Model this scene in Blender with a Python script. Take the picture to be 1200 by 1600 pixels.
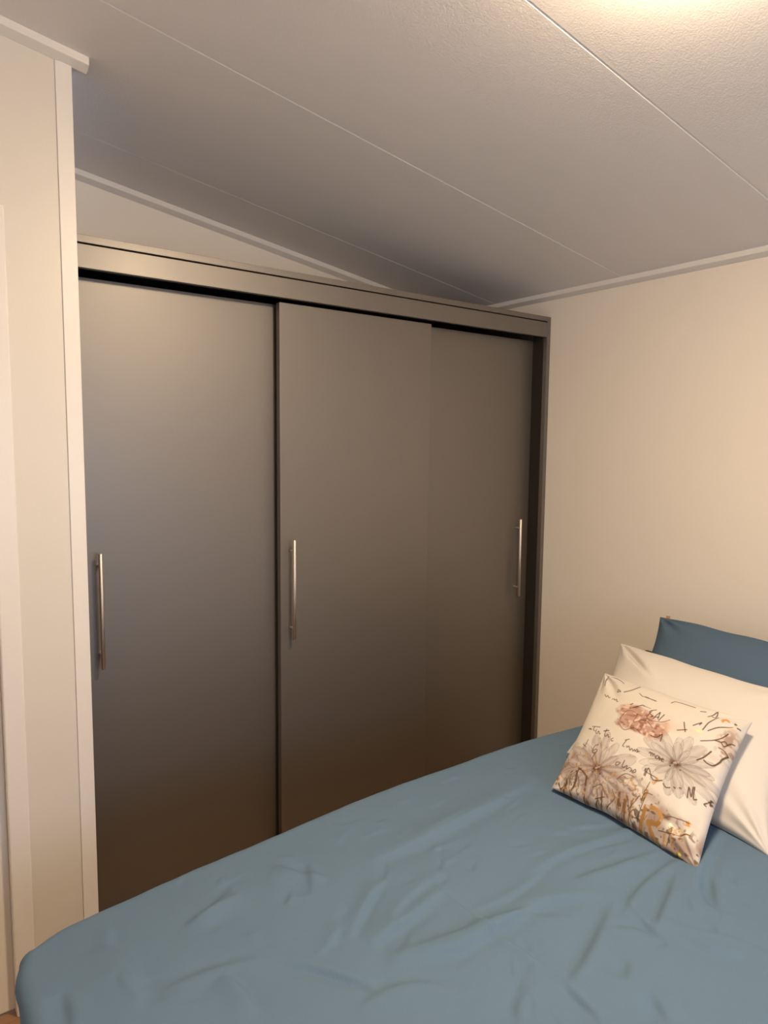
import bpy, bmesh, math, random
import numpy as np
from mathutils import Vector, Matrix

random.seed(7)
for o in list(bpy.data.objects):
    bpy.data.objects.remove(o)
scene = bpy.context.scene
COL = scene.collection

# ---------------------------------------------------------------- camera
YAW, PITCH, ROLL = 0.6374, -0.098, 0.0102
CAM = Vector((-2.4384, -2.0695, 1.5571))
fw = Vector((math.sin(YAW)*math.cos(PITCH), math.cos(YAW)*math.cos(PITCH), math.sin(PITCH)))
rt = Vector((math.cos(YAW), -math.sin(YAW), 0.0))
up = rt.cross(fw)
rt2 = rt*math.cos(ROLL) + up*math.sin(ROLL)
up2 = -rt*math.sin(ROLL) + up*math.cos(ROLL)
cam_data = bpy.data.cameras.new('camera')
cam_data.sensor_fit = 'HORIZONTAL'
cam_data.sensor_width = 36.0
cam_data.lens = 1079.75/1200*36.0
cam_data.clip_start = 0.02
cam = bpy.data.objects.new('camera', cam_data)
M = Matrix((rt2, up2, -fw)).transposed().to_4x4()
M.translation = CAM
cam.matrix_world = M
COL.objects.link(cam)
scene.camera = cam

# ---------------------------------------------------------------- view, world, lights
scene.view_settings.view_transform = 'Standard'
scene.view_settings.look = 'None'
scene.view_settings.exposure = 1.03
scene.view_settings.gamma = 1.0
scene.view_settings.use_curve_mapping = False

SKY_STRENGTH = 3.4                     # dusk daylight outside the window
LAMP_STRENGTH = 105.0                   # glowing opal dome of the ceiling lamp
world = bpy.data.worlds.new('dusk_sky')
scene.world = world
world.use_nodes = True
bg = world.node_tree.nodes['Background']
bg.inputs['Color'].default_value = (0.66, 0.77, 1.0, 1)
bg.inputs['Strength'].default_value = SKY_STRENGTH

WIN_X0, WIN_X1, WIN_Z0, WIN_Z1 = -2.15, -0.95, 0.92, 1.85
WIN_Y = -2.95
WIN_XM = (WIN_X0+WIN_X1)/2
portal = bpy.data.lights.new('window_portal', 'AREA')
portal.shape = 'RECTANGLE'
portal.size = WIN_X1-WIN_X0
portal.size_y = WIN_Z1-WIN_Z0
portal.cycles.is_portal = True
po = bpy.data.objects.new('window_portal', portal)
po.location = ((WIN_X0+WIN_X1)/2, WIN_Y-0.07, (WIN_Z0+WIN_Z1)/2)
po.rotation_euler = (math.radians(90), 0, 0)
COL.objects.link(po)

# ---------------------------------------------------------------- helpers
def material(name, color, rough=0.5, spec=0.5, metal=0.0, noise=None, bump=None, sheen=0.0, coat=0.0):
    m = bpy.data.materials.new(name)
    m.use_nodes = True
    nt = m.node_tree
    b = nt.nodes['Principled BSDF']
    b.inputs['Base Color'].default_value = (*color, 1)
    b.inputs['Roughness'].default_value = rough
    b.inputs['Specular IOR Level'].default_value = spec
    b.inputs['Metallic'].default_value = metal
    b.inputs['Sheen Weight'].default_value = sheen
    b.inputs['Coat Weight'].default_value = coat
    tc = nt.nodes.new('ShaderNodeTexCoord')
    if noise:
        scale, amount, stretch = noise
        mp = nt.nodes.new('ShaderNodeMapping')
        mp.inputs['Scale'].default_value = stretch
        n = nt.nodes.new('ShaderNodeTexNoise')
        n.inputs['Scale'].default_value = scale
        n.inputs['Detail'].default_value = 5
        r = nt.nodes.new('ShaderNodeMapRange')
        r.inputs['To Min'].default_value = 1-amount
        r.inputs['To Max'].default_value = 1+amount
        mx = nt.nodes.new('ShaderNodeVectorMath')
        mx.operation = 'SCALE'
        mx.inputs[0].default_value = color
        nt.links.new(tc.outputs['Object'], mp.inputs['Vector'])
        nt.links.new(mp.outputs['Vector'], n.inputs['Vector'])
        nt.links.new(n.outputs['Fac'], r.inputs['Value'])
        nt.links.new(r.outputs['Result'], mx.inputs['Scale'])
        nt.links.new(mx.outputs['Vector'], b.inputs['Base Color'])
    if bump:
        prev = None
        for scale, strength, dist, stretch in bump:
            mp = nt.nodes.new('ShaderNodeMapping')
            mp.inputs['Scale'].default_value = stretch
            n = nt.nodes.new('ShaderNodeTexNoise')
            n.inputs['Scale'].default_value = scale
            n.inputs['Detail'].default_value = 3
            bp = nt.nodes.new('ShaderNodeBump')
            bp.inputs['Strength'].default_value = strength
            bp.inputs['Distance'].default_value = dist
            nt.links.new(tc.outputs['Object'], mp.inputs['Vector'])
            nt.links.new(mp.outputs['Vector'], n.inputs['Vector'])
            nt.links.new(n.outputs['Fac'], bp.inputs['Height'])
            if prev:
                nt.links.new(prev.outputs['Normal'], bp.inputs['Normal'])
            prev = bp
        nt.links.new(prev.outputs['Normal'], b.inputs['Normal'])
    return m

ONE = (1, 1, 1)
M_WALL = material('wall_panel_cream', (0.84, 0.79, 0.71), 0.5, 0.4, noise=(3, 0.015, ONE), bump=[(260, 0.12, 0.001, (1, 1, 0.3))])
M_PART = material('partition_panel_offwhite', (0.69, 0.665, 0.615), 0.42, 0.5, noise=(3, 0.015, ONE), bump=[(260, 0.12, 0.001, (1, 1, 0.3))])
M_CEIL = material('ceiling_stipple_white', (0.80, 0.785, 0.78), 0.5, 0.4, bump=[(210, 0.35, 0.002, ONE), (60, 0.15, 0.002, ONE)])
M_TRIM = material('white_painted_trim', (0.78, 0.76, 0.735), 0.35, 0.5)
M_DOORW = material('white_lacquered_door', (0.80, 0.78, 0.75), 0.3, 0.5)
M_WARD = material('taupe_grey_laminate', (0.060, 0.043, 0.026), 0.52, 0.5, noise=(900, 0.05, (1, 1, 1)), bump=[(700, 0.05, 0.0005, ONE)])
wb = M_WARD.node_tree.nodes['Principled BSDF']
wb.inputs['IOR'].default_value = 2.5
wb.inputs['Coat Weight'].default_value = 0.08
wb.inputs['Coat Roughness'].default_value = 0.22
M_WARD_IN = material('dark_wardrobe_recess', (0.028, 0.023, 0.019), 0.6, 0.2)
M_NICKEL = material('brushed_nickel', (0.72, 0.64, 0.56), 0.42, 0.5, metal=1.0, noise=(60, 0.06, (1, 1, 20)))
M_FLOOR = material('wood_laminate_floor', (0.30, 0.17, 0.08), 0.45, 0.4, noise=(6, 0.35, (1, 12, 1)))
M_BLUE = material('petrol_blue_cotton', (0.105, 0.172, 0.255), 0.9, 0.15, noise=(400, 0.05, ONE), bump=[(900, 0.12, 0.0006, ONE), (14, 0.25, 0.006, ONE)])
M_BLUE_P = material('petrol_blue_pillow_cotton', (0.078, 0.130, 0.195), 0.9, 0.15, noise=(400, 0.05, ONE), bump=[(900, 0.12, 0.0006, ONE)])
M_WHITE_F = material('white_cotton', (0.60, 0.58, 0.545), 0.85, 0.2, bump=[(700, 0.12, 0.0006, ONE)])
M_BEDBASE = material('dark_bed_fabric', (0.03, 0.028, 0.027), 0.9, 0.2, bump=[(600, 0.2, 0.001, ONE)])
M_MATT = material('mattress_ticking', (0.70, 0.69, 0.66), 0.9, 0.2)
M_TAG = material('orange_tag', (0.55, 0.25, 0.12), 0.8, 0.2)
M_PVC = material('white_window_frame', (0.82, 0.83, 0.84), 0.35, 0.5)

def obj(name, bm, mat, parent=None, smooth=False, bevel=0.0):
    me = bpy.data.meshes.new(name)
    bmesh.ops.recalc_face_normals(bm, faces=bm.faces)
    bm.to_mesh(me)
    bm.free()
    o = bpy.data.objects.new(name, me)
    if mat:
        me.materials.append(mat)
    COL.objects.link(o)
    if smooth:
        for p in me.polygons:
            p.use_smooth = True
    if parent:
        o.parent = parent
        o.matrix_parent_inverse = Matrix.Translation(-parent.location)
    if bevel:
        mod = o.modifiers.new('bevel', 'BEVEL')
        mod.width = bevel
        mod.segments = 2
        mod.limit_method = 'ANGLE'
    return o

def box(bm, x0, x1, y0, y1, z0, z1):
    v = [bm.verts.new(p) for p in ((x0,y0,z0),(x1,y0,z0),(x1,y1,z0),(x0,y1,z0),(x0,y0,z1),(x1,y0,z1),(x1,y1,z1),(x0,y1,z1))]
    for f in ((0,3,2,1),(4,5,6,7),(0,1,5,4),(1,2,6,5),(2,3,7,6),(3,0,4,7)):
        bm.faces.new([v[i] for i in f])

def boxes(name, lst, mat, parent=None, bevel=0.0):
    bm = bmesh.new()
    for b in lst:
        box(bm, *b)
    return obj(name, bm, mat, parent, bevel=bevel)

def prism(bm, pts, vec):
    a = [bm.verts.new(p) for p in pts]
    b = [bm.verts.new(Vector(p)+Vector(vec)) for p in pts]
    bm.faces.new(a)
    bm.faces.new(b[::-1])
    n = len(pts)
    for i in range(n):
        bm.faces.new((a[i], a[(i+1) % n], b[(i+1) % n], b[i]))

def cyl(bm, p0, p1, r, n=20):
    p0, p1 = Vector(p0), Vector(p1)
    d = (p1-p0).normalized()
    a = d.orthogonal().normalized()
    b = d.cross(a)
    e = min(r*0.18, 0.0015)
    rings = []
    for p, rr in ((p0, r-e), (p0+d*e, r), (p1-d*e, r), (p1, r-e)):
        rings.append([bm.verts.new(p+a*rr*math.cos(t*2*math.pi/n)+b*rr*math.sin(t*2*math.pi/n)) for t in range(n)])
    for r0, r1 in zip(rings, rings[1:]):
        for i in range(n):
            f = bm.faces.new((r0[i], r0[(i+1) % n], r1[(i+1) % n], r1[i]))
            f.smooth = True
    bm.faces.new(rings[0][::-1])
    bm.faces.new(rings[-1])

def lathe(bm, profile, n=48, c=(0, 0, 0)):
    rings = []
    for r, z in profile:
        if r < 1e-6:
            rings.append([bm.verts.new((c[0], c[1], c[2]+z))])
        else:
            rings.append([bm.verts.new((c[0]+r*math.cos(t*2*math.pi/n), c[1]+r*math.sin(t*2*math.pi/n), c[2]+z)) for t in range(n)])
    for a, b in zip(rings, rings[1:]):
        for i in range(n):
            j = (i+1) % n
            if len(a) == 1 and len(b) > 1:
                f = bm.faces.new((a[0], b[j], b[i]))
            elif len(b) == 1 and len(a) > 1:
                f = bm.faces.new((a[i], a[j], b[0]))
            else:
                f = bm.faces.new((a[i], a[j], b[j], b[i]))
            f.smooth = True

def struct(o):
    o['kind'] = 'structure'
    return o

def thing(name, label, cat, loc=(0, 0, 0), group=None):
    o = bpy.data.objects.new(name, None)
    COL.objects.link(o)
    o.location = loc
    o.empty_display_size = 0.1
    o['label'] = label
    o['category'] = cat
    if group:
        o['group'] = group
    return o

def tag(o, label, cat, group=None):
    o['label'] = label
    o['category'] = cat
    if group:
        o['group'] = group
    return o

# ---------------------------------------------------------------- room shell
SL = 0.1593                                   # ceiling falls towards the right wall
ZC = 2.2174
def ceil_z(x):
    return ZC - SL*x
XL, YB, YW = -3.35, -2.95, 0.6315             # left wall, rear wall, wall behind the wardrobe
PY = -0.092                                   # face of the partition on the left
PX = -1.983                                   # its free edge

struct(boxes('floor', [(XL-0.1, 0.12, YB-0.1, YW+0.1, -0.05, 0.0)], M_FLOOR))
# ceiling: planks running down the slope with a fine groove at every joint
bm = bmesh.new()
ys = [(YB-0.1, 0.0)]
for k in range(-4, 2):
    yj = 0.316 + 0.688*(k-0)
    if YB < yj < YW:
        ys += [(yj-0.0035, 0.0), (yj-0.0012, 0.0022), (yj+0.0012, 0.0022), (yj+0.0035, 0.0)]
ys += [(YW+0.1, 0.0)]
xa, xb = XL-0.1, 0.12
bot = [[bm.verts.new((x, y, ceil_z(x)+d)) for y, d in ys] for x in (xa, xb)]
top = [[bm.verts.new((x, y, ceil_z(x)+0.06)) for y in (ys[0][0], ys[-1][0])] for x in (xa, xb)]
for i in range(len(ys)-1):
    bm.faces.new((bot[0][i], bot[1][i], bot[1][i+1], bot[0][i+1]))
bm.faces.new((top[0][0], top[0][1], top[1][1], top[1][0]))
bm.faces.new(bot[0]+[top[0][1], top[0][0]])
bm.faces.new(bot[1]+[top[1][1], top[1][0]])
bm.faces.new((bot[0][0], top[0][0], top[1][0], bot[1][0]))
bm.faces.new((bot[0][-1], top[0][1], top[1][1], bot[1][-1]))
struct(obj('ceiling', bm, M_CEIL))

def wall_xz(name, x0, x1, y0, y1, mat=M_WALL):     # a wall along x whose top follows the ceiling
    bm = bmesh.new()
    prism(bm, [(x0, y0, 0), (x1, y0, 0), (x1, y0, ceil_z(x1)+0.01), (x0, y0, ceil_z(x0)+0.01)], (0, y1-y0, 0))
    return struct(obj(name, bm, mat))
struct(boxes('wall_right', [(0.0, 0.1, YB-0.1, YW+0.1, 0, ZC)], M_WALL))
wall_xz('wall_back', -2.06, 0.0, YW, YW+0.1)
wall_xz('wall_partition', -2.147+0.0, PX, PY, -0.014, M_PART)
struct(boxes('wall_alcove', [(-2.12, -2.062, -0.014, YW+0.1, 0, 2.5)], M_WALL))
struct(boxes('wall_left', [(XL-0.1, XL, YB-0.1, PY, 0, 2.72)], M_WALL))
# partition left of the door and above it
bm = bmesh.new()
prism(bm, [(-3.01, PY, 0), (-3.01, PY, 2.13), (-2.147, PY, 2.13), (-2.147, PY, ceil_z(-2.147)+0.01), (XL, PY, ceil_z(XL)+0.01), (XL, PY, 0)], (0, 0.078, 0))
struct(obj('wall_front', bm, M_PART))
# rear wall with the window opening
bm = bmesh.new()
zt = 2.72
box(bm, XL-0.1, WIN_X0, YB-0.1, YB, 0, zt)
box(bm, WIN_X1, 0.1, YB-0.1, YB, 0, zt)
box(bm, WIN_X0, WIN_X1, YB-0.1, YB, 0, WIN_Z0)
box(bm, WIN_X0, WIN_X1, YB-0.1, YB, WIN_Z1, zt)
struct(obj('wall_rear', bm, M_WALL))
fw_ = 0.05
win = struct(boxes('window_1', [(WIN_X0, WIN_X0+fw_, YB-0.08, YB-0.02, WIN_Z0, WIN_Z1), (WIN_X1-fw_, WIN_X1, YB-0.08, YB-0.02, WIN_Z0, WIN_Z1),
    (WIN_X0+fw_, WIN_X1-fw_, YB-0.08, YB-0.02, WIN_Z0, WIN_Z0+fw_), (WIN_X0+fw_, WIN_X1-fw_, YB-0.08, YB-0.02, WIN_Z1-fw_, WIN_Z1),
    (WIN_XM-0.025, WIN_XM+0.025, YB-0.08, YB-0.02, WIN_Z0+fw_, WIN_Z1-fw_)], M_PVC))
gm = bpy.data.materials.new('clear_window_glass')
gm.use_nodes = True
nt = gm.node_tree
nt.nodes.clear()
out = nt.nodes.new('ShaderNodeOutputMaterial')
mix = nt.nodes.new('ShaderNodeMixShader')
tr = nt.nodes.new('ShaderNodeBsdfTransparent')
gl = nt.nodes.new('ShaderNodeBsdfGlossy')
gl.inputs['Roughness'].default_value = 0.02
mix.inputs[0].default_value = 0.08
nt.links.new(tr.outputs[0], mix.inputs[1])
nt.links.new(gl.outputs[0], mix.inputs[2])
nt.links.new(mix.outputs[0], out.inputs['Surface'])
for a, b in ((WIN_X0+fw_, WIN_XM-0.025), (WIN_XM+0.025, WIN_X1-fw_)):
    boxes('window_pane', [(a, b, YB-0.055, YB-0.049, WIN_Z0+fw_, WIN_Z1-fw_)], gm, win)
boxes('window_sill', [(WIN_X0-0.03, WIN_X1+0.03, YB-0.02, YB+0.06, WIN_Z0-0.025, WIN_Z0)], M_PVC, win, bevel=0.003)

# door in the partition at the far left: casing, leaf, handle
door = struct(boxes('door_1', [(-2.197-0.77, -2.197, PY+0.022, PY+0.062, 0.008, 2.08)], M_DOORW, bevel=0.002))
boxes('door_casing', [(-2.197, -2.147, PY-0.008, PY+0.075, 0, 2.13), (-3.017, -2.967, PY-0.008, PY+0.075, 0, 2.13), (-2.967, -2.197, PY-0.008, PY+0.075, 2.082, 2.13)], M_TRIM, door, bevel=0.004)
bm = bmesh.new()
cyl(bm, (-2.90, PY+0.022, 1.02), (-2.90, PY-0.03, 1.02), 0.009)
cyl(bm, (-2.905, PY-0.03, 1.02), (-2.79, PY-0.03, 1.02), 0.009)
box(bm, -2.918, -2.882, PY+0.016, PY+0.022, 0.93, 1.09)
obj('door_handle', bm, M_NICKEL, door)

# ceiling trims: square battens where walls meet the sloped ceiling
TB, TF, TH = 0.030, 0.0185, 0.030          # depth, height of the front face, height at the wall
def trim_x(name, x0, x1, yw):
    bm = bmesh.new()
    prism(bm, [(x0, yw-TB, ceil_z(x0)+0.002), (x0, yw-TB, ceil_z(x0)-TF), (x0, yw, ceil_z(x0)-TH), (x0, yw, ceil_z(x0)+0.002)], (x1-x0, 0, ceil_z(x1)-ceil_z(x0)))
    return struct(obj(name, bm, M_TRIM, bevel=0.002))
trim_x('trim_1', -2.06, 0.0, YW)
trim_x('trim_2', XL, -1.943, PY)
bm = bmesh.new()
prism(bm, [(-TB, YB, ZC+0.008), (-TB, YB, ZC+SL*TB-TF), (0, YB, ZC-TH+0.005), (0, YB, ZC+0.002)], (0, YW-TB-YB, 0))
struct(obj('trim_3', bm, M_TRIM, bevel=0.002))
# corner strip on the free edge of the partition
struct(boxes('trim_4', [(-2.0195, PX+0.003, PY-0.004, PY, 0, ceil_z(-2.0)-TH+0.003), (PX, PX+0.003, PY, -0.014, 0, ceil_z(PX)-0.004)], M_TRIM, bevel=0.0012))
# baseboards
struct(boxes('baseboard_partition', [(-2.147, PX+0.008, PY-0.012, PY-0.004, 0, 0.06)], M_TRIM, bevel=0.002))
struct(boxes('baseboard_right', [(-0.012, 0.0, YB, -0.01, 0, 0.06)], M_TRIM, bevel=0.002))
struct(boxes('baseboard_rear', [(XL, -0.012, YB, YB+0.012, 0, 0.06)], M_TRIM, bevel=0.002))

# ---------------------------------------------------------------- wardrobe
WH = 2.12
ward = thing('sliding_wardrobe', 'wide taupe grey three-door sliding wardrobe built into the alcove', 'wardrobe', (-1.01, 0.3, 0))
X0, X1 = -2.04, -0.001
boxes('side_panel', [(X1-0.021, X1, 0.0, 0.61, 0, WH-0.02)], M_WARD, ward, bevel=0.0008)
boxes('side_panel', [(X0, X0+0.021, 0.0, 0.61, 0, WH-0.02)], M_WARD, ward, bevel=0.0008)
boxes('top_panel', [(X0, X1, 0.0, 0.61, WH-0.02, WH)], M_WARD, ward, bevel=0.0008)
boxes('fascia', [(X0+0.021, X1-0.0215, 0.001, 0.019, 2.0325, WH-0.0245)], M_WARD, ward, bevel=0.0008)
boxes('back_panel', [(X0+0.021, X1-0.021, 0.60, 0.61, 0, WH-0.02)], M_WARD_IN, ward)
boxes('plinth', [(X0+0.021, X1-0.0215, 0.02, 0.04, 0.0, 0.06)], M_WARD, ward)
boxes('top_rail', [(X0+0.021, X1-0.021, 0.02, 0.108, 2.062, WH-0.02)], M_WARD_IN, ward)
boxes('darkening_strip', [(X1-0.0235, X1-0.021, 0.021, 0.078, 0.062, 2.062)], M_WARD_IN, ward)  # dark strip added over the lamp-lit inner face to darken it
def sliding_door(x0, x1, y, hx):
    d = boxes('sliding_door', [(x0, x1, y, y+0.024, 0.065, 2.023)], M_WARD, ward, bevel=0.0012)
    bm = bmesh.new()
    yb = y-0.034
    cyl(bm, (hx, yb, 0.877), (hx, yb, 1.227), 0.0062, 24)
    for z in (0.917, 1.187):
        cyl(bm, (hx, yb+0.003, z), (hx, y, z), 0.0045, 16)
    obj('bar_handle', bm, M_NICKEL, d).matrix_parent_inverse = Matrix.Translation(-ward.location) @ Matrix.Translation(ward.location)
    return d
sliding_door(-2.012, -1.300, 0.078, -1.911)
sliding_door(-1.3245, -0.6625, 0.030, -1.289)
sliding_door(-0.720, -0.0245, 0.078, -0.108)

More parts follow.
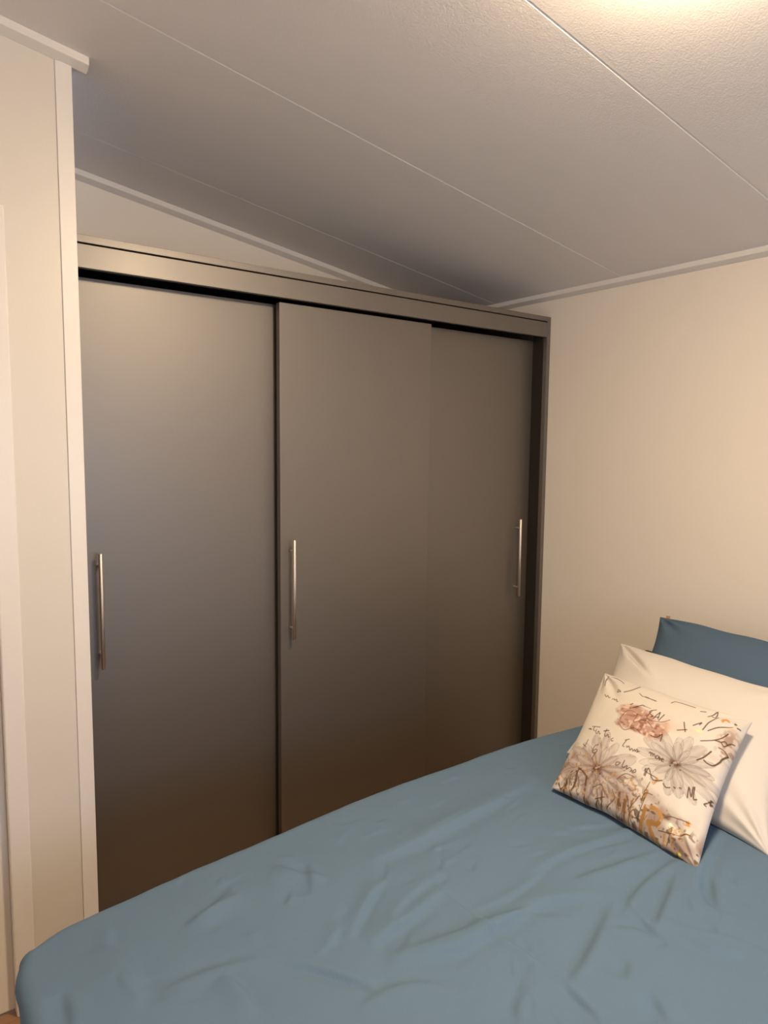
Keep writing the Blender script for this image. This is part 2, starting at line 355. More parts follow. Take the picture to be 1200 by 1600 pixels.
# ---------------------------------------------------------------- bed
BX0, BX1, BY0, BY1 = -2.24, -0.05, -2.42, -0.70
bed = thing('bed', 'double bed with dark base and headboard against the right wall', 'bed', (-1.1, -1.55, 0))
boxes('bed_base', [(BX0, BX1, BY0, BY1, 0.05, 0.36)], M_BEDBASE, bed, bevel=0.01)
boxes('mattress', [(BX0+0.01, BX1, BY0+0.01, BY1-0.01, 0.36, 0.60)], M_MATT, bed, bevel=0.03)
boxes('headboard', [(-0.05, -0.001, -2.58, -0.538, 0.05, 0.755)], M_BEDBASE, bed, bevel=0.006)
for x in (BX0+0.08, BX1-0.08):
    for y in (BY0+0.08, BY1-0.08):
        bm = bmesh.new()
        cyl(bm, (x, y, 0), (x, y, 0.052), 0.025)
        obj('leg', bm, M_NICKEL, bed)
CREASE_AMP = 0.0095
INK = [(0.005, [(0.1265, 0.765), (0.1472, 0.7463), (0.1522, 0.762), (0.17, 0.7438), (0.1765, 0.7513)]), (0.005, [(0.1973, 0.7394), (0.2073, 0.7495), (0.2184, 0.7377), (0.2253, 0.7513), (0.2397, 0.7302), (0.2452, 0.735)]), (0.005, [(0.202, 0.8166), (0.1999, 0.842), (0.2159, 0.8332), (0.2262, 0.8277), (0.2001, 0.8209)]), (0.005, [(0.3828, 0.8422), (0.4147, 0.8477), (0.4448, 0.8414), (0.4827, 0.8381)]), (0.005, [(0.3526, 0.8618), (0.3828, 0.8422)]), (0.005, [(0.0888, 0.8451), (0.0558, 0.9487), (0.0924, 0.9702), (0.1554, 0.9549), (0.2047, 0.9221)]), (0.005, [(0.1244, 0.4626), (0.1522, 0.4592), (0.1348, 0.4682)]), (0.005, [(0.1664, 0.486), (0.1677, 0.4623), (0.1842, 0.4541)]), (0.005, [(0.1481, 0.485), (0.2113, 0.4924)]), (0.005, [(0.1901, 0.4674), (0.1982, 0.4418), (0.2106, 0.4411), (0.2134, 0.4613), (0.2288, 0.4403), (0.2335, 0.4471)]), (0.005, [(0.2674, 0.4912), (0.2686, 0.4453), (0.2828, 0.4383), (0.2907, 0.4557), (0.3028, 0.4368), (0.3079, 0.4422)]), (0.005, [(0.3389, 0.4408), (0.3282, 0.4301), (0.3372, 0.4184), (0.3456, 0.4248)]), (0.005, [(0.4222, 0.4562), (0.4464, 0.4737)]), (0.005, [(0.4311, 0.4598), (0.4208, 0.4162), (0.4325, 0.4125)]), (0.005, [(0.4456, 0.4229), (0.4522, 0.4153), (0.4608, 0.4277), (0.4751, 0.4041)]), (0.005, [(0.4774, 0.4054), (0.4836, 0.4208), (0.4966, 0.4072), (0.5015, 0.4219), (0.5105, 0.4104)]), (0.005, [(0.5095, 0.413), (0.5164, 0.4293), (0.5231, 0.4231), (0.5198, 0.411), (0.5345, 0.4241)]), (0.005, [(0.5907, 0.4412), (0.5968, 0.4504), (0.607, 0.4296)]), (0.005, [(0.602, 0.4438), (0.6086, 0.4509), (0.618, 0.4327)]), (0.005, [(0.6142, 0.4438), (0.6208, 0.4509), (0.6312, 0.4331)]), (0.005, [(0.6361, 0.4497), (0.6366, 0.4299), (0.6477, 0.433), (0.6481, 0.45), (0.6361, 0.4497)]), (0.005, [(0.6539, 0.4501), (0.6575, 0.4294), (0.6609, 0.4461)]), (0.005, [(0.6672, 0.4352), (0.678, 0.448), (0.6688, 0.4487), (0.6681, 0.4326), (0.6817, 0.4345)]), (0.005, [(0.2541, 0.3632), (0.2347, 0.3537), (0.2276, 0.3157), (0.2345, 0.3003), (0.2554, 0.3067), (0.2623, 0.3263), (0.2458, 0.3283), (0.2362, 0.3148)]), (0.005, [(0.2554, 0.3067), (0.2488, 0.2669), (0.2576, 0.256)]), (0.005, [(0.1618, 0.3787), (0.1595, 0.34), (0.1532, 0.3272)]), (0.005, [(0.1388, 0.339), (0.1675, 0.3233)]), (0.005, [(0.4399, 0.3049), (0.422, 0.2977), (0.4212, 0.2812), (0.4344, 0.2831), (0.4468, 0.3047)]), (0.005, [(0.468, 0.3301), (0.4649, 0.2926), (0.4751, 0.2843), (0.4938, 0.3052), (0.4962, 0.2808)]), (0.005, [(0.5008, 0.2861), (0.5148, 0.3019), (0.5318, 0.2909), (0.5228, 0.2802)]), (0.005, [(0.5356, 0.2801), (0.549, 0.3052), (0.5566, 0.2935), (0.5427, 0.2785)]), (0.005, [(0.3708, 0.7123), (0.3912, 0.7302), (0.4186, 0.7628), (0.4409, 0.7584)]), (0.005, [(0.6081, 0.2977), (0.6077, 0.3422), (0.6084, 0.3233), (0.6757, 0.3192)]), (0.005, [(0.124, 0.0895), (0.12, 0.1343), (0.1321, 0.1466)]), (0.009, [(0.2518, 0.8306), (0.2823, 0.8594), (0.3015, 0.8933)]), (0.009, [(0.3015, 0.8933), (0.3209, 0.9375)]), (0.009, [(0.2526, 0.4715), (0.2855, 0.4855)]), (0.009, [(0.3427, 0.7351), (0.3545, 0.7492)]), (0.006, [(0.5161, 0.7621), (0.4873, 0.7354), (0.4935, 0.7122), (0.5201, 0.7004), (0.507, 0.6885)]), (0.006, [(0.5283, 0.682), (0.533, 0.7124), (0.5461, 0.7538)]), (0.006, [(0.5461, 0.7538), (0.5502, 0.7224), (0.5532, 0.6935)]), (0.006, [(0.5319, 0.6979), (0.5532, 0.7117)]), (0.006, [(0.5753, 0.7475), (0.562, 0.6839)]), (0.006, [(0.5687, 0.8727), (0.5875, 0.9012), (0.6467, 0.9078), (0.7069, 0.9095)]), (0.006, [(0.8064, 0.7586), (0.8176, 0.8201), (0.8345, 0.8614), (0.8472, 0.9051)]), (0.006, [(0.797, 0.8748), (0.8149, 0.9092), (0.829, 0.9483), (0.834, 0.8921), (0.8155, 0.8909)]), (0.006, [(0.8326, 0.7701), (0.8722, 0.8308), (0.9311, 0.8824)]), (0.006, [(0.8211, 0.6762), (0.8778, 0.7224), (0.9107, 0.766), (0.9273, 0.8059), (0.93, 0.8166)]), (0.006, [(0.6986, 0.7515), (0.7277, 0.6868)]), (0.006, [(0.6841, 0.6728), (0.7305, 0.7065)]), (0.006, [(0.7454, 0.8942), (0.7721, 0.9083)]), (0.006, [(0.7516, 0.7564), (0.7862, 0.803), (0.7811, 0.781)]), (0.006, [(0.9331, 0.9115), (0.9429, 0.9159), (0.9369, 0.9184)]), (0.006, [(0.8825, 0.7259), (0.9136, 0.7355), (0.933, 0.7232), (0.9529, 0.7639), (0.9683, 0.7789)]), (0.006, [(0.9137, 0.695), (0.9393, 0.6982), (0.962, 0.6833)]), (0.006, [(0.9136, 0.7355), (0.9297, 0.7556), (0.9424, 0.7464)]), (0.006, [(0.4782, 0.8414), (0.4023, 0.8434)]), (0.01, [(0.8414, 0.5453), (0.8676, 0.5838), (0.8894, 0.6449)]), (0.01, [(0.8723, 0.568), (0.8915, 0.5606), (0.9218, 0.5693), (0.9411, 0.6134), (0.9449, 0.6375), (0.962, 0.6833)]), (0.01, [(0.9575, 0.886), (0.9696, 0.8897)]), (0.01, [(0.7831, 0.3202), (0.7896, 0.3187)]), (0.01, [(0.81, 0.3345), (0.8148, 0.3344)]), (0.004, [(0.1389, 0.1229), (0.1325, 0.0591)]), (0.004, [(0.1529, 0.1627), (0.1999, 0.1088), (0.2089, 0.0569)]), (0.004, [(0.1261, 0.1132), (0.1971, 0.1793)]), (0.004, [(0.3173, 0.1028), (0.3653, 0.1357), (0.4038, 0.1023)]), (0.004, [(0.3433, 0.054), (0.408, 0.0847)]), (0.004, [(0.3468, 0.1024), (0.3696, 0.0418)]), (0.004, [(0.4244, 0.0438), (0.4732, 0.0988), (0.4482, 0.1396)]), (0.004, [(0.5533, 0.1413), (0.5838, 0.0617), (0.6088, 0.0356)]), (0.004, [(0.5385, 0.125), (0.5306, 0.0338)]), (0.004, [(0.6339, 0.0564), (0.6517, 0.1868)]), (0.004, [(0.6893, 0.2178), (0.6456, 0.206), (0.6385, 0.1489)]), (0.004, [(0.3233, 0.6), (0.3474, 0.6786), (0.4216, 0.6714), (0.4232, 0.6026), (0.4856, 0.648), (0.5503, 0.6148)]), (0.004, [(0.3232, 0.5665), (0.3856, 0.5236), (0.4404, 0.5608), (0.501, 0.542)]), (0.004, [(0.4975, 0.7461), (0.4906, 0.6678), (0.5759, 0.6792), (0.6206, 0.7231)]), (0.004, [(0.3527, 0.6991), (0.4134, 0.7538), (0.4798, 0.7565)]), (0.006, [(0.8609, 0.3069), (0.8525, 0.3685), (0.8761, 0.3246), (0.871, 0.3824)]), (0.006, [(0.8778, 0.3873), (0.8888, 0.3224), (0.9048, 0.3293)]), (0.006, [(0.9504, 0.35), (0.9404, 0.3318), (0.9497, 0.3301)]), (0.006, [(0.9595, 0.38), (0.9621, 0.3518), (0.9673, 0.3648)]), (0.006, [(0.953, 0.3572), (0.9655, 0.3833)]), (0.006, [(0.6154, 0.2974), (0.6207, 0.3514), (0.6631, 0.2985), (0.7138, 0.3216)]), (0.006, [(0.7238, 0.3086), (0.743, 0.2953), (0.7644, 0.3059)]), (0.006, [(0.5593, 0.5567), (0.5947, 0.5616), (0.6181, 0.5981), (0.6236, 0.5481)]), (0.004, [(0.6412, 0.2119), (0.6541, 0.2784)]), (0.004, [(0.7822, 0.1368), (0.8132, 0.1642), (0.8592, 0.1729), (0.9034, 0.1883)]), (0.004, [(0.7656, 0.0686), (0.8439, 0.0872), (0.9307, 0.1297)]), (0.004, [(0.831, 0.0766), (0.822, 0.0278)]), (0.004, [(0.569, 0.084), (0.601, 0.1387), (0.617, 0.1762)]), (0.004, [(0.5806, 0.0699), (0.6022, 0.0976), (0.6256, 0.0691), (0.6388, 0.0932)]), (0.004, [(0.5993, 0.0651), (0.6432, 0.0699)]), (0.004, [(0.8024, 0.0145), (0.8447, 0.0127), (0.9016, 0.0105)]), (0.004, [(0.8222, 0.0135), (0.8581, 0.0123), (0.9145, 0.0097)]), (0.004, [(0.4592, 0.2026), (0.4992, 0.2544), (0.5532, 0.2614)])]
GOLD = [(0.03, [(0.67, 0.1445), (0.6535, 0.028)]), (0.032, [(0.6709, 0.1413), (0.7222, 0.1568), (0.7652, 0.1387), (0.7562, 0.0956), (0.6985, 0.0805)]), (0.034, [(0.695, 0.075), (0.7311, 0.039), (0.7573, 0.0183)]), (0.02, [(0.5483, 0.1413), (0.545, 0.0627), (0.5496, 0.0296)]), (0.022, [(0.4992, 0.139), (0.5022, 0.0655), (0.4942, 0.0322)]), (0.012, [(0.3831, 0.1132), (0.39, 0.0586), (0.3823, 0.0342)]), (0.012, [(0.3602, 0.0547), (0.345, 0.0304)]), (0.012, [(0.5891, 0.1481), (0.5757, 0.0295)]), (0.02, [(0.2516, 0.1439), (0.2594, 0.0746), (0.2632, 0.0259)]), (0.02, [(0.2632, 0.0259), (0.2868, 0.0225)]), (0.02, [(0.1758, 0.1742), (0.176, 0.089), (0.1576, 0.0152)]), (0.018, [(0.1758, 0.1742), (0.2222, 0.1589), (0.2568, 0.1377)]), (0.028, [(0.6527, 0.2218), (0.6437, 0.1697)]), (0.028, [(0.6834, 0.3128), (0.6733, 0.2845)]), (0.034, [(0.8903, 0.1751), (0.9062, 0.1845)]), (0.012, [(0.8007, 0.0704), (0.8, 0.0363), (0.7982, 0.0148)]), (0.012, [(0.8414, 0.0679), (0.8429, 0.1003), (0.8591, 0.13)]), (0.012, [(0.8517, 0.0593), (0.8469, 0.0375)]), (0.012, [(0.8813, 0.1084), (0.9311, 0.1284)]), (0.012, [(0.892, 0.0221), (0.9086, 0.0178)]), (0.012, [(0.8723, 0.0153), (0.9038, 0.0352)]), (0.014, [(0.0535, 0.0388), (0.0772, 0.017), (0.0948, 0.0429)]), (0.014, [(0.1138, 0.0795), (0.1017, 0.0106)]), (0.02, [(0.8773, 0.8782), (0.8884, 0.9002), (0.9054, 0.9041)])]
CREASES = [(1, 0.014, [(-1.613, -0.969), (-1.69, -1.012), (-1.766, -1.069)]), (-1, 0.012, [(-1.909, -1.047), (-1.859, -1.105), (-1.82, -1.165), (-1.805, -1.201)]), (1, 0.006, [(-1.541, -1.07), (-1.539, -1.192), (-1.534, -1.274), (-1.53, -1.327)]), (1, 0.03, [(-1.038, -0.853), (-1.251, -0.885), (-1.45, -0.899), (-1.6, -0.896)]), (1, 0.02, [(-1.524, -1.064), (-1.618, -1.086), (-1.708, -1.097), (-1.748, -1.105)]), (1, 0.022, [(-1.282, -1.265), (-1.381, -1.211), (-1.516, -1.209), (-1.638, -1.207), (-1.741, -1.155)]), (-1, 0.016, [(-1.093, -1.311), (-1.214, -1.358), (-1.28, -1.379)]), (-0.8, 0.016, [(-1.038, -1.362), (-1.141, -1.428)]), (-1, 0.022, [(-1.278, -1.285), (-1.423, -1.338), (-1.526, -1.371)]), (-1, 0.016, [(-1.267, -1.312), (-1.296, -1.384), (-1.301, -1.426)]), (-1, 0.01, [(-1.533, -1.371), (-1.54, -1.417), (-1.543, -1.457)]), (-0.8, 0.016, [(-1.431, -1.471), (-1.461, -1.521)]), (-0.7, 0.02, [(-1.398, -1.402), (-1.44, -1.426)]), (1, 0.02, [(-2.001, -1.022), (-1.988, -1.07), (-1.993, -1.133)]), (1, 0.018, [(-1.991, -0.862), (-1.88, -0.837)]), (0.8, 0.02, [(-1.784, -0.796), (-1.712, -0.898)]), (-0.7, 0.02, [(-1.721, -0.82), (-1.77, -0.918)]), (0.8, 0.02, [(-1.289, -1.211), (-1.196, -1.227), (-1.045, -1.259)]), (0.7, 0.02, [(-1.362, -1.345), (-1.317, -1.377), (-1.303, -1.419)]), (0.8, 0.016, [(-2.009, -0.868), (-1.944, -0.841), (-1.881, -0.814)]), (0.8, 0.02, [(-0.842, -1.293), (-1.1, -1.373), (-1.132, -1.469)]), (0.7, 0.025, [(-1.747, -1.15), (-1.622, -1.181), (-1.473, -1.202), (-1.386, -1.287)]), (0.6, 0.02, [(-1.848, -1.216), (-1.747, -1.223), (-1.695, -1.294)]), (0.7, 0.015, [(-1.005, -1.176), (-1.195, -1.137), (-1.361, -1.133)]), (0.6, 0.012, [(-1.281, -1.135), (-1.43, -1.161), (-1.521, -1.144)]), (-0.6, 0.02, [(-1.25, -1.406), (-1.256, -1.485), (-1.205, -1.54)]), (-0.8, 0.018, [(-1.027, -1.287), (-1.179, -1.29), (-1.325, -1.331)]), (0.6, 0.018, [(-1.48, -1.021), (-1.601, -1.039), (-1.678, -1.077)]), (0.7, 0.03, [(-2.155, -0.819), (-2.126, -0.915), (-2.145, -1.017)]), (-0.7, 0.02, [(-2.236, -0.904), (-2.236, -0.951), (-2.245, -1.017)]), (0.6, 0.02, [(-2.099, -1.002), (-2.009, -0.999), (-1.914, -1.03)]), (-0.6, 0.02, [(-1.533, -1.304), (-1.625, -1.344), (-1.655, -1.386)])]

# duvet: a draped quilt with a rounded edge, side drop and creases
TOPZ = 0.642
def far_edge(x):
    xs = [-2.40, -2.29, -2.256, -2.127, -1.997, -1.861, -1.704, -1.489, -1.238, -1.023, -0.783, -0.542, 0.0]
    v = [-0.735, -0.730, -0.727, -0.705, -0.688, -0.680, -0.668, -0.652, -0.646, -0.643, -0.655, -0.680, -0.70]
    return np.interp(x, xs, v)
FOOT_X, NEAR_Y = -2.290, -2.46
R_ = 0.028
DROP = 0.30
arc = R_*math.pi/2
NX, NY = 560, 470
# arc-length parameters, dense on top and at the visible edges
ax = np.concatenate([np.linspace(-(arc+DROP), 0, 70)[:-1], np.linspace(0, 2.22, NX-69)])
top_w = 1.0
ay_top = np.linspace(0, 1, NY-110)
pts = np.zeros((len(ax), NY, 3))
a_far = np.linspace(0, arc+DROP, 56)[1:]
a_near = np.linspace(arc+DROP, 0, 56)[:-1]
def smooth_noise(x, y, seed, fx, fy):
    rs = np.random.RandomState(seed)
    out = np.zeros_like(x)
    for _ in range(10):
        kx, ky, ph = rs.uniform(-fx, fx), rs.uniform(-fy, fy), rs.uniform(0, 6.28)
        out += np.sin(kx*x+ky*y+ph)
    return out/10
def prof(d):
    d = np.maximum(d, 0)
    t = np.clip(d/R_, 0, math.pi/2)
    outw = R_*np.sin(t)
    down = R_*(1-np.cos(t)) + np.maximum(d-arc, 0)
    return outw, down
jj = np.concatenate([-a_near, ay_top, a_far])          # negative: beyond the near edge; last block: beyond the far edge
kind = np.concatenate([np.full(len(a_near), -1), np.zeros(len(ay_top)), np.full(len(a_far), 1)])
NYT = len(jj)
AX = ax[:, None]*np.ones((1, NYT))
ex = np.maximum(-AX, 0)
ey = np.where(kind == 1, jj, np.where(kind == -1, -jj, 0))[None, :]*np.ones((len(ax), 1))
sy = np.where(kind == -1, -1.0, 1.0)[None, :]
dd = np.hypot(ex, ey)
# square off the corner a little so it hangs like cloth
ow, dn = prof(dd)
ux = np.where(dd > 1e-9, ex/np.maximum(dd, 1e-9), 0)
uy = np.where(dd > 1e-9, ey/np.maximum(dd, 1e-9), 0)
CR = 0.03                                             # extra plan radius at the corner
X = np.where(AX > 0, AX+FOOT_X+R_, FOOT_X+R_)
fe = far_edge(X)-R_
ne = NEAR_Y+R_
fr = np.where(kind == 1, 1.0, np.where(kind == -1, 0.0, 0.0))
fr[kind == 0] = ay_top
Y = ne+(fe-ne)*fr[None, :]
# plan rounding of the corner between foot edge and far edge
dx_in = X-(FOOT_X+R_); dy_in = fe-Y
k = np.clip(1-np.hypot(np.minimum(dx_in, 0.08), np.minimum(dy_in, 0.08))/0.08, 0, 1)
X = X+0.016*k**1.5; Y = Y-0.016*k**1.5
PXX = X-ux*ow
PYY = Y+sy*uy*ow
PZZ = TOPZ-dn
# loose folds in the hanging part
hang = np.clip((dn-0.015)/0.12, 0, 1)
al = PXX*1.0+PYY*1.0
fold = (0.015*np.sin(al*31+1.0)+0.008*np.sin(al*57+2.2)+0.006*np.sin(al*17))*hang
pinch = -0.026*np.exp(-((dn-0.10)/0.035)**2)
bulge = 0.010*np.exp(-((dn-0.17)/0.05)**2)
PXX -= ux*(fold+pinch+bulge)
PYY += sy*uy*(fold+pinch*0.3)
# swell of the filling and creases on top
topm = np.exp(-(dn/0.03)**2)
h = 0.010*smooth_noise(PXX, PYY, 3, 9, 9)+0.004*smooth_noise(PXX, PYY, 5, 26, 26)+0.0012*smooth_noise(PXX, PYY, 8, 80, 80)
def seg_field(px, py, line, n=14):
    P = np.array(line, float)
    # resample as a smooth curve
    t = np.linspace(0, 1, n)
    kn = np.linspace(0, 1, len(P))
    if len(P) == 3:
        c = 2*P[1]-0.5*(P[0]+P[2])
        Q = np.array([(1-s)**2*P[0]+2*s*(1-s)*c+s*s*P[2] for s in t])
    else:
        Q = np.stack([np.interp(t, kn, P[:, 0]), np.interp(t, kn, P[:, 1])], 1)
    best = np.full(px.shape, 1e9); sgn = np.zeros(px.shape); par = np.zeros(px.shape)
    for i in range(n-1):
        a, b = Q[i], Q[i+1]
        d = b-a; L = max(np.hypot(*d), 1e-9); d = d/L
        s = (px-a[0])*d[0]+(py-a[1])*d[1]
        sc = np.clip(s, 0, L)
        qx = a[0]+d[0]*sc; qy = a[1]+d[1]*sc
        r = np.hypot(px-qx, py-qy)
        m = r < best
        best = np.where(m, r, best)
        par = np.where(m, (i+sc/L)/(n-1), par)
        cr = d[0]*(py-a[1])-d[1]*(px-a[0])
        sgn = np.where(m, np.sign(cr), sgn)
    return best, sgn, par
rs = np.random.RandomState(77)
fine = []
for _ in range(150):
    cx_, cy_ = rs.uniform(-2.15, -0.7), rs.uniform(-1.65, -0.72)
    # direction of the closest drawn crease
    best = min(CREASES, key=lambda c: min(math.hypot(p[0]-cx_, p[1]-cy_) for p in c[2]))
    L = best[2]
    a_ = math.atan2(L[-1][1]-L[0][1], L[-1][0]-L[0][0])+rs.uniform(-0.45, 0.45)
    ln = rs.uniform(0.03, 0.11)
    dx_, dy_ = math.cos(a_)*ln/2, math.sin(a_)*ln/2
    bend = rs.uniform(-0.2, 0.2)
    fine.append((rs.choice([-1, 1])*rs.uniform(0.15, 0.38), rs.uniform(0.006, 0.014), [(cx_-dx_, cy_-dy_), (cx_-dy_*bend, cy_+dx_*bend), (cx_+dx_, cy_+dy_)]))
for amp, w, line in CREASES+fine:
    xs = [p[0] for p in line]; ysr = [p[1] for p in line]
    sel = (PXX > min(xs)-0.12) & (PXX < max(xs)+0.12) & (PYY > min(ysr)-0.12) & (PYY < max(ysr)+0.12)
    if not sel.any():
        continue
    r, s, par = seg_field(PXX[sel], PYY[sel], line, 8)
    env = np.sin(np.clip(par, 0, 1)*math.pi)**0.6
    sd = r*s
    ww = max(w*0.75, 0.007)
    g = np.where(sd > 0, np.exp(-(sd/(0.55*ww))**2), np.exp(-(sd/(2.0*ww))**2)) - 0.35*np.exp(-((sd-1.3*ww)/(0.9*ww))**2)
    end = np.exp(-np.maximum(r-3*ww, 0)**2/1e-4)
    h[sel] += amp*CREASE_AMP*(0.5+w*16)*g*env*end
PZZ += h*topm
n0, n1 = PXX.shape
verts = np.stack([PXX, PYY, PZZ], -1).reshape(-1, 3)
idx = np.arange(n0*n1).reshape(n0, n1)
faces = np.stack([idx[:-1, :-1], idx[1:, :-1], idx[1:, 1:], idx[:-1, 1:]], -1).reshape(-1, 4)

def np_mesh(name, verts, faces, mat, color=None):
    me = bpy.data.meshes.new(name)
    me.from_pydata(verts.tolist(), [], faces.tolist())
    me.polygons.foreach_set('use_smooth', [True]*len(me.polygons))
    me.materials.append(mat)
    if color is not None:
        a = me.color_attributes.new('print', 'FLOAT_COLOR', 'POINT')
        a.data.foreach_set('color', np.asarray(color, dtype=np.float32).ravel())
    me.update()
    o = bpy.data.objects.new(name, me)
    COL.objects.link(o)
    return o
duvet = np_mesh('duvet', verts, faces, M_BLUE)
tag(duvet, 'creased petrol blue duvet spread over the whole bed', 'duvet')

# ---------------------------------------------------------------- pillows
def pillow_arrays(c, thick, n, pinch=(0.05, 0.05), power=0.5, dents=(), seed=1, wr=0.003, back=0.7, sag=0.0, edgewave=0.0):
    """c: bottom-left, bottom-right, top-right, top-left corners; front faces the camera side"""
    BL, BR, TR, TL = [np.array(p, float) for p in c]
    t = np.linspace(-1, 1, n)
    t = np.sign(t)*(1-(1-np.abs(t))**1.35)
    x, y = np.meshgrid(t, t, indexing='ij')
    x2 = x*(1-pinch[0]*(1-y*y)); y2 = y*(1-pinch[1]*(1-x*x))
    y2 = y2 + edgewave*np.abs(y)**6*(np.sin(x*5+seed)*0.6+np.sin(x*11+2*seed)*0.4)*(1-x*x)
    u, v = (x2+1)/2, (y2+1)/2
    base = ((1-u)*(1-v))[..., None]*BL+(u*(1-v))[..., None]*BR+(u*v)[..., None]*TR+((1-u)*v)[..., None]*TL
    nrm = np.cross(BR-BL, TL-BL); nrm = nrm/np.linalg.norm(nrm)
    if nrm[2] < 0 and nrm[0] > 0:
        nrm = -nrm
    hh = np.clip((1-x**2)*(1-y**2), 0, 1)**power
    cx = np.clip((1-np.abs(x))*(1-np.abs(y))*6, 0, 1)
    # wrinkles that radiate out of the corners
    w = 0
    for sx in (-1, 1):
        for sy_ in (-1, 1):
            r = np.hypot(x-sx, y-sy_); a = np.arctan2(y-sy_, x-sx)
            w = w+np.sin(a*11+seed+sx)*np.exp(-(r/0.42)**2)*np.clip(r*5, 0, 1)
    w = w*wr+wr*0.8*smooth_noise(x, y, seed, 7, 7)
    f = thick*hh+w*np.clip(hh*3, 0, 1)
    for (dx, dy, rx, ry, ang, amp) in dents:
        ca, sa = math.cos(ang), math.sin(ang)
        p = ((x-dx)*ca+(y-dy)*sa)/rx; q = (-(x-dx)*sa+(y-dy)*ca)/ry
        f = f+amp*np.exp(-p*p-q*q)*np.clip(hh*2, 0, 1)
    front = base+nrm*f[..., None]
    bk = base-nrm*(thick*back*hh)[..., None]
    return front, bk, x, y, u, v

def pillow_mesh(name, front, bk, mat, color=None, parent=None):
    n = front.shape[0]
    idx = np.arange(n*n).reshape(n, n)
    bidx = idx+n*n
    border = np.zeros((n, n), bool); border[0] = border[-1] = True; border[:, 0] = border[:, -1] = True
    V = np.concatenate([front.reshape(-1, 3), bk.reshape(-1, 3)])
    # share the seam
    remap = np.arange(2*n*n)
    remap[bidx[border]] = idx[border]
    keep = np.ones(2*n*n, bool); keep[bidx[border]] = False
    new = np.cumsum(keep)-1
    f1 = np.stack([idx[:-1, :-1], idx[1:, :-1], idx[1:, 1:], idx[:-1, 1:]], -1).reshape(-1, 4)
    f2 = np.stack([bidx[:-1, :-1], bidx[:-1, 1:], bidx[1:, 1:], bidx[1:, :-1]], -1).reshape(-1, 4)
    F = new[remap[np.concatenate([f1, f2])]]
    C = None
    if color is not None:
        C = np.concatenate([color.reshape(-1, 4), np.tile(np.array([[0.78, 0.75, 0.70, 0.0]]), (n*n, 1))])[keep]
    o = np_mesh(name, V[keep], F, mat, C)
    return o

def piping(name, front, mat, parent, r=0.0028, inset=0.0):
    n = front.shape[0]
    loop = [front[i, 0] for i in range(n-1)]+[front[-1, j] for j in range(n-1)]+[front[i, -1] for i in range(n-1, 0, -1)]+[front[0, j] for j in range(n-1, 0, -1)]
    loop = loop[::3]
    bm = bmesh.new()
    rings = []
    m = len(loop)
    for i in range(m):
        p = Vector(loop[i]); d = (Vector(loop[(i+1) % m])-Vector(loop[i-1])).normalized()
        a = d.orthogonal().normalized(); b = d.cross(a)
        ref = Vector((0.3, 0.2, 1)); a = (ref-d*ref.dot(d)).normalized(); b = d.cross(a)
        rings.append([bm.verts.new(p+a*r*math.cos(k*math.pi/3)+b*r*math.sin(k*math.pi/3)) for k in range(6)])
    for i in range(m):
        q0, q1 = rings[i], rings[(i+1) % m]
        for k in range(6):
            bm.faces.new((q0[k], q0[(k+1) % 6], q1[(k+1) % 6], q1[k]))
    return obj(name, bm, mat, parent, smooth=True)

# blue pillow leaning on the headboard
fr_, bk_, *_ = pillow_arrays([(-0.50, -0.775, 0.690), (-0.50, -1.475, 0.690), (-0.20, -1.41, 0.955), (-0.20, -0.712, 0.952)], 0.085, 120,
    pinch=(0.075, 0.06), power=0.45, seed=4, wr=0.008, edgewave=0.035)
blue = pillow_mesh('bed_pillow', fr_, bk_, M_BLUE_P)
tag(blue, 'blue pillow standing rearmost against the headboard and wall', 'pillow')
tg = boxes('care_tag', [(-0.0015, 0.0015, -0.006, 0.006, -0.004, 0.009)], M_TAG)
tg.location = Vector(fr_[10, -1])+Vector((0, 0, 0.003)); tg.parent = blue
tg['label'] = 'small orange sewn-in tag'

# white pillow in the middle
fr_, bk_, *_ = pillow_arrays([(-0.828, -0.815, 0.652), (-0.868, -1.415, 0.645), (-0.455, -1.32, 0.885), (-0.42, -0.705, 0.890)], 0.085, 160,
    pinch=(0.125, 0.075), power=0.42, seed=9, wr=0.005, edgewave=0.018, back=0.4, dents=[(-0.66, 0.62, 0.26, 0.04, -0.8, -0.016), (-0.5, 0.45, 0.30, 0.14, -0.75, 0.010)])
white = pillow_mesh('throw_pillow', fr_, bk_, M_WHITE_F)
tag(white, 'plain white pillow between the blue pillow and the printed cushion', 'pillow')

# ---------------------------------------------------------------- printed cushion
N = 512
yy, xx = np.mgrid[0:N, 0:N]
U = (xx+0.5)/N; V = (yy+0.5)/N
img = np.zeros((N, N, 4)); img[..., :3] = (0.58, 0.55, 0.505)
def vnoise(seed, cells, aspect=(1, 1)):
    rs = np.random.RandomState(seed)
    cx_, cy_ = max(2, int(cells*aspect[0])), max(2, int(cells*aspect[1]))
    g = rs.rand(cy_+2, cx_+2)
    fx, fy = U*cx_, V*cy_
    ix, iy = fx.astype(int), fy.astype(int)
    tx, ty = fx-ix, fy-iy
    tx, ty = tx*tx*(3-2*tx), ty*ty*(3-2*ty)
    return (g[iy, ix]*(1-tx)+g[iy, ix+1]*tx)*(1-ty)+(g[iy+1, ix]*(1-tx)+g[iy+1, ix+1]*tx)*ty
def blend(mask, col, metal=None):
    m = np.clip(mask, 0, 1)[..., None]
    img[..., :3] = img[..., :3]*(1-m)+np.array(col)*m
    if metal is not None:
        img[..., 3] = img[..., 3]*(1-m[..., 0])+metal*m[..., 0]
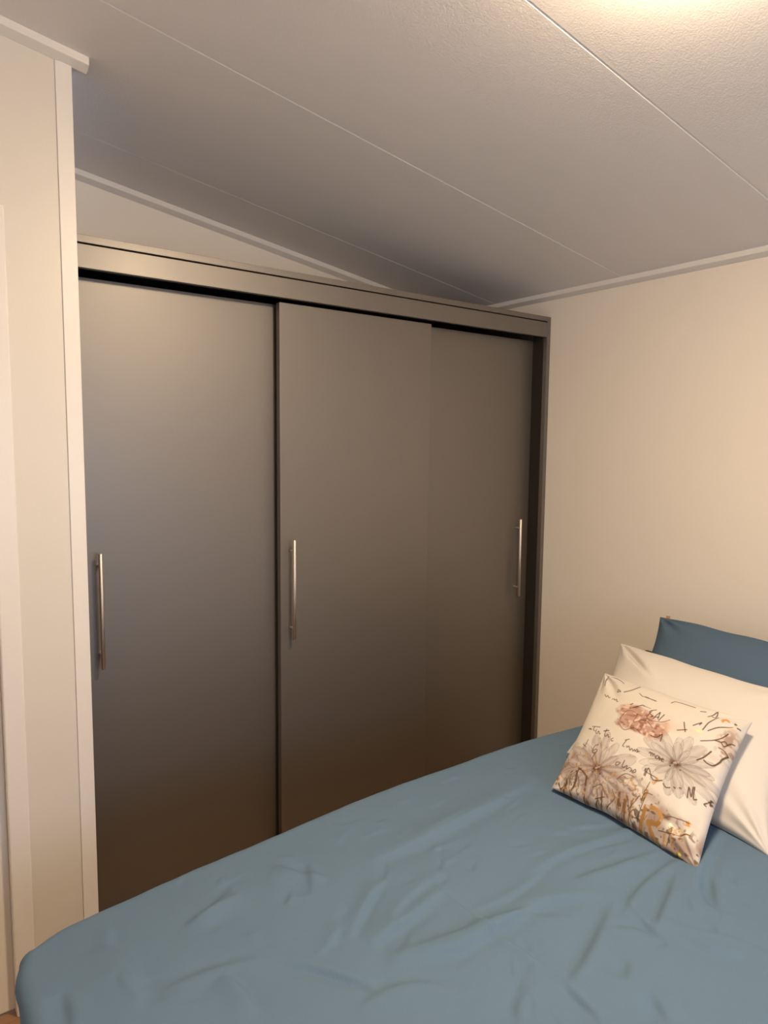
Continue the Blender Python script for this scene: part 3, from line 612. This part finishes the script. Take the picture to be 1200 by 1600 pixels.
def stroke_mask(line, w, smooth=True):
    m = np.zeros((N, N))
    P = np.array(line)
    if len(P) > 2 and smooth:                         # Catmull-Rom through the points
        E = np.vstack([2*P[0]-P[1], P, 2*P[-1]-P[-2]])
        Q = []
        for i in range(1, len(E)-2):
            for t in (0, 0.25, 0.5, 0.75):
                Q.append(0.5*((2*E[i])+(E[i+1]-E[i-1])*t+(2*E[i-1]-5*E[i]+4*E[i+1]-E[i+2])*t*t+(3*E[i]-E[i-1]-3*E[i+1]+E[i+2])*t**3))
        P = np.array(Q+[E[-2]])
    for a, b in zip(P, P[1:]):
        x0, x1 = min(a[0], b[0])-w*2, max(a[0], b[0])+w*2
        y0, y1 = min(a[1], b[1])-w*2, max(a[1], b[1])+w*2
        i0, i1 = max(0, int(y0*N)), min(N, int(y1*N)+2)
        j0, j1 = max(0, int(x0*N)), min(N, int(x1*N)+2)
        if i0 >= i1 or j0 >= j1:
            continue
        u, v = U[i0:i1, j0:j1], V[i0:i1, j0:j1]
        d = b-a; L2 = max(d@d, 1e-12)
        t = np.clip(((u-a[0])*d[0]+(v-a[1])*d[1])/L2, 0, 1)
        r = np.hypot(u-a[0]-d[0]*t, v-a[1]-d[1]*t)
        m[i0:i1, j0:j1] = np.maximum(m[i0:i1, j0:j1], np.clip((w/2-r)*N+0.5, 0, 1))
    return m
# soft watercolour washes
n1, n2, n3 = vnoise(1, 7), vnoise(2, 18), vnoise(3, 60)
blend(0.55*np.clip((n1*0.6+n2*0.4-0.42)*5, 0, 1)*np.exp(-((V-0.45)/0.33)**2), (0.62, 0.57, 0.53))
low = np.clip((0.32-V-0.10*(n1-0.5)-0.22*np.clip(U-0.45, 0, 1))*9, 0, 1)
blend(low*np.clip(0.45+(n2-0.4)*1.8, 0, 0.85), (0.27, 0.185, 0.15))
blend(np.clip((n3-0.68)*9, 0, 1)*low*0.85, (0.12, 0.065, 0.035))
blend(np.clip((vnoise(7, 90, (1.6, 0.5))-0.72)*9, 0, 1)*np.clip((0.26-V)*8, 0, 1)*np.clip((0.72-U)*6, 0, 1)*0.7, (0.40, 0.24, 0.10))
def petals(cu, cv, R, nring, col, dark, seed, squash=0.9, rot=0.3, lo=0.0, hi=2*math.pi):
    rs = np.random.RandomState(seed)
    for ring, (cnt, rr) in enumerate(nring):
        for i in range(cnt):
            a = rot+lo+(hi-lo)*(i+rs.uniform(-0.2, 0.2))/cnt
            L = R*rr*rs.uniform(0.85, 1.1)
            wd = L*rs.uniform(0.13, 0.2)
            du, dv = U-cu, (V-cv)/squash
            p = du*math.cos(a)+dv*math.sin(a)
            q = -du*math.sin(a)+dv*math.cos(a)
            s = p/L
            width = wd*np.clip(4*s*(1-s)*1.0, 0, 1)**0.6*(0.55+0.5*s)
            m = np.clip((width-np.abs(q)+0.012*(n3-0.5))*N*0.4, 0, 1)*(s > 0)*(s < 1)*np.clip(0.35+1.5*(n2-0.1), 0, 1)
            edge = np.clip(1-np.abs(np.abs(q)-width)*N/1.6, 0, 1)*(s > 0.02)*(s < 1)
            tone = rs.uniform(0.85, 1.12)
            blend(m*0.62, np.array(col)*tone)
            blend(m*np.clip(1-np.abs(q)/(width+1e-6)*1.6, 0, 1)*0.5, (0.58, 0.545, 0.51))
            blend(edge*0.55, np.array(dark)*1.2)
            blend(m*np.exp(-s*5.5)*0.75, dark)
petals(0.746, 0.458, 0.24, [(17, 1.0), (13, 0.7)], (0.33, 0.305, 0.285), (0.10, 0.07, 0.05), 11, 0.85)
petals(0.309, 0.215, 0.26, [(15, 1.0), (12, 0.65)], (0.32, 0.26, 0.25), (0.10, 0.05, 0.04), 12, 0.95)
for cu, cv, s in ((0.748, 0.458, 0.034), (0.309, 0.21, 0.046)):
    blend(np.clip(1.2-np.hypot((U-cu)/s, (V-cv)/(s*0.7))+1.1*(n3-0.5), 0, 1)*0.9, (0.12, 0.06, 0.045))
    rs = np.random.RandomState(5)
    for _ in range(9):
        a = rs.uniform(0, 6.28); r = rs.uniform(0.02, 0.05)
        blend(np.clip((0.006-np.hypot(U-cu-r*math.cos(a), V-cv+0.01-r*0.6*math.sin(a)))*N, 0, 1), (0.40, 0.32, 0.27) if rs.rand() < 0.4 else (0.07, 0.04, 0.03))
# dusty rose
d = np.hypot((U-0.455)/0.19, (V-0.635)/0.095)
rose = np.clip((1.1-d+0.9*(n2-0.5))*2.2, 0, 1)
blend(rose*0.85, (0.36, 0.20, 0.15))
blend(rose*np.clip((vnoise(21, 46, (1, 1.6))-0.5)*5, 0, 1)*0.7, (0.20, 0.075, 0.05))
blend(rose*np.clip((vnoise(22, 40, (1.4, 1))-0.58)*5, 0, 1)*0.7, (0.66, 0.50, 0.42))
d = np.hypot((U-0.66)/0.14, (V-0.69)/0.07)
blend(np.clip((1-d+0.9*(n2-0.5))*1.5, 0, 1)*0.45, (0.62, 0.45, 0.36))
# brown blotch near the right edge
d = np.hypot((U-0.945)/0.07, (V-0.74)/0.13)
blend(np.clip((1-d+1.2*(n2-0.5))*2, 0, 1)*0.6, (0.46, 0.36, 0.30))
blend(np.clip((1-d)*2, 0, 1)*np.clip((n3-0.55)*8, 0, 1)*0.7, (0.28, 0.17, 0.11))
# small lines of print inside the lower band
rs = np.random.RandomState(31)
for _ in range(300):
    u0, v0 = rs.uniform(0.02, 0.9), rs.uniform(0.01, 0.27)
    if u0 > 0.62 and v0 > 0.12:
        continue
    ln = [(u0, v0)]
    for _k in range(rs.randint(2, 6)):
        ln.append((ln[-1][0]+rs.uniform(-0.008, 0.010), ln[-1][1]+rs.uniform(-0.010, 0.010)))
    blend(stroke_mask(ln, 0.0042)*0.9, (0.24, 0.14, 0.08) if rs.rand() < 0.6 else (0.45, 0.26, 0.08))
for w, ln in GOLD:
    mk = stroke_mask(ln, w*0.72)
    mk = mk*np.clip(0.55+(vnoise(41, 70)-0.25)*2.5, 0.0, 1)
    warm = np.clip((ln[0][0]-0.5)*4, 0, 1)
    blend(mk*0.97, np.array((0.19, 0.10, 0.045))*(1-warm)+np.array((0.50, 0.27, 0.07))*warm, 0.55)
for cu, cv in ((0.850, 0.121), (0.825, 0.125), (0.875, 0.13), (0.898, 0.023), (0.80, 0.738), (0.785, 0.735)):
    blend(np.clip((0.012-np.hypot(U-cu, (V-cv)*1.4))*N*0.3, 0, 1)*np.clip((n3-0.3)*6, 0, 1), (0.85, 0.80, 0.25), 0.8)
for w, ln in INK:
    blend(stroke_mask(ln, min(w, 0.0075)*1.1)*0.95, (0.07, 0.04, 0.02))

mc = bpy.data.materials.new('printed_cushion_cotton')
mc.use_nodes = True
nt = mc.node_tree
b = nt.nodes['Principled BSDF']
b.inputs['Roughness'].default_value = 0.7
b.inputs['Specular IOR Level'].default_value = 0.25
at = nt.nodes.new('ShaderNodeAttribute')
at.attribute_name = 'print'
nt.links.new(at.outputs['Color'], b.inputs['Base Color'])
nt.links.new(at.outputs['Alpha'], b.inputs['Metallic'])
mr = nt.nodes.new('ShaderNodeMapRange')
mr.inputs['To Min'].default_value = 0.8
mr.inputs['To Max'].default_value = 0.4
nt.links.new(at.outputs['Alpha'], mr.inputs['Value'])
nt.links.new(mr.outputs['Result'], b.inputs['Roughness'])

fr_, bk_, x, y, u, v = pillow_arrays([(-1.023, -0.923, 0.648), (-1.049, -1.344, 0.646), (-0.685, -1.273, 0.869), (-0.675, -0.827, 0.869)], 0.062, 400,
    pinch=(0.065, 0.06), power=0.42, seed=2, wr=0.0055, edgewave=0.015, back=0.45, dents=[(0.75, -0.05, 0.35, 0.05, 0.3, -0.006), (0.8, -0.72, 0.22, 0.05, 0.9, -0.006), (-0.75, 0.75, 0.25, 0.06, -0.9, -0.005)])
iu = np.clip(u*N, 0, N-1.001); iv = np.clip(v*N, 0, N-1.001)
i0, j0 = iv.astype(int), iu.astype(int)
fi, fj = (iv-i0)[..., None], (iu-j0)[..., None]
i1, j1 = np.minimum(i0+1, N-1), np.minimum(j0+1, N-1)
colr = (img[i0, j0]*(1-fj)+img[i0, j1]*fj)*(1-fi)+(img[i1, j0]*(1-fj)+img[i1, j1]*fj)*fi
cush = pillow_mesh('printed_cushion', fr_, bk_, mc, colr)
tag(cush, 'small square cushion printed with flowers, handwriting and gold letters, in front', 'cushion')

# ---------------------------------------------------------------- ceiling lamp
LX, LY = -1.38, -1.43
nz = Vector((SL, 0, 1)).normalized()
lamp = thing('ceiling_lamp', 'round ceiling lamp with a glowing opal dome above the bed', 'ceiling lamp', (LX, LY, ceil_z(LX)))
lamp.rotation_euler = (0, math.atan(SL), 0)
em = bpy.data.materials.new('glowing_opal_glass')
em.use_nodes = True
eb = em.node_tree.nodes['Principled BSDF']
eb.inputs['Base Color'].default_value = (0.9, 0.88, 0.82, 1)
eb.inputs['Emission Color'].default_value = (1.0, 0.73, 0.46, 1)
eb.inputs['Emission Strength'].default_value = LAMP_STRENGTH
bm = bmesh.new()
lathe(bm, [(0.0, 0.0), (0.145, 0.0), (0.148, -0.004), (0.148, -0.022), (0.14, -0.026), (0.0, -0.026)])
lb = obj('lamp_base', bm, M_TRIM)
lb.parent = lamp
bm = bmesh.new()
lathe(bm, [(0.135, -0.026)]+[(0.135*math.cos(t), -0.026-0.05*math.sin(t)) for t in [i*math.pi/2/10 for i in range(1, 10)]]+[(0.0, -0.076)])
ls = obj('lamp_dome', bm, em)
ls.parent = lamp
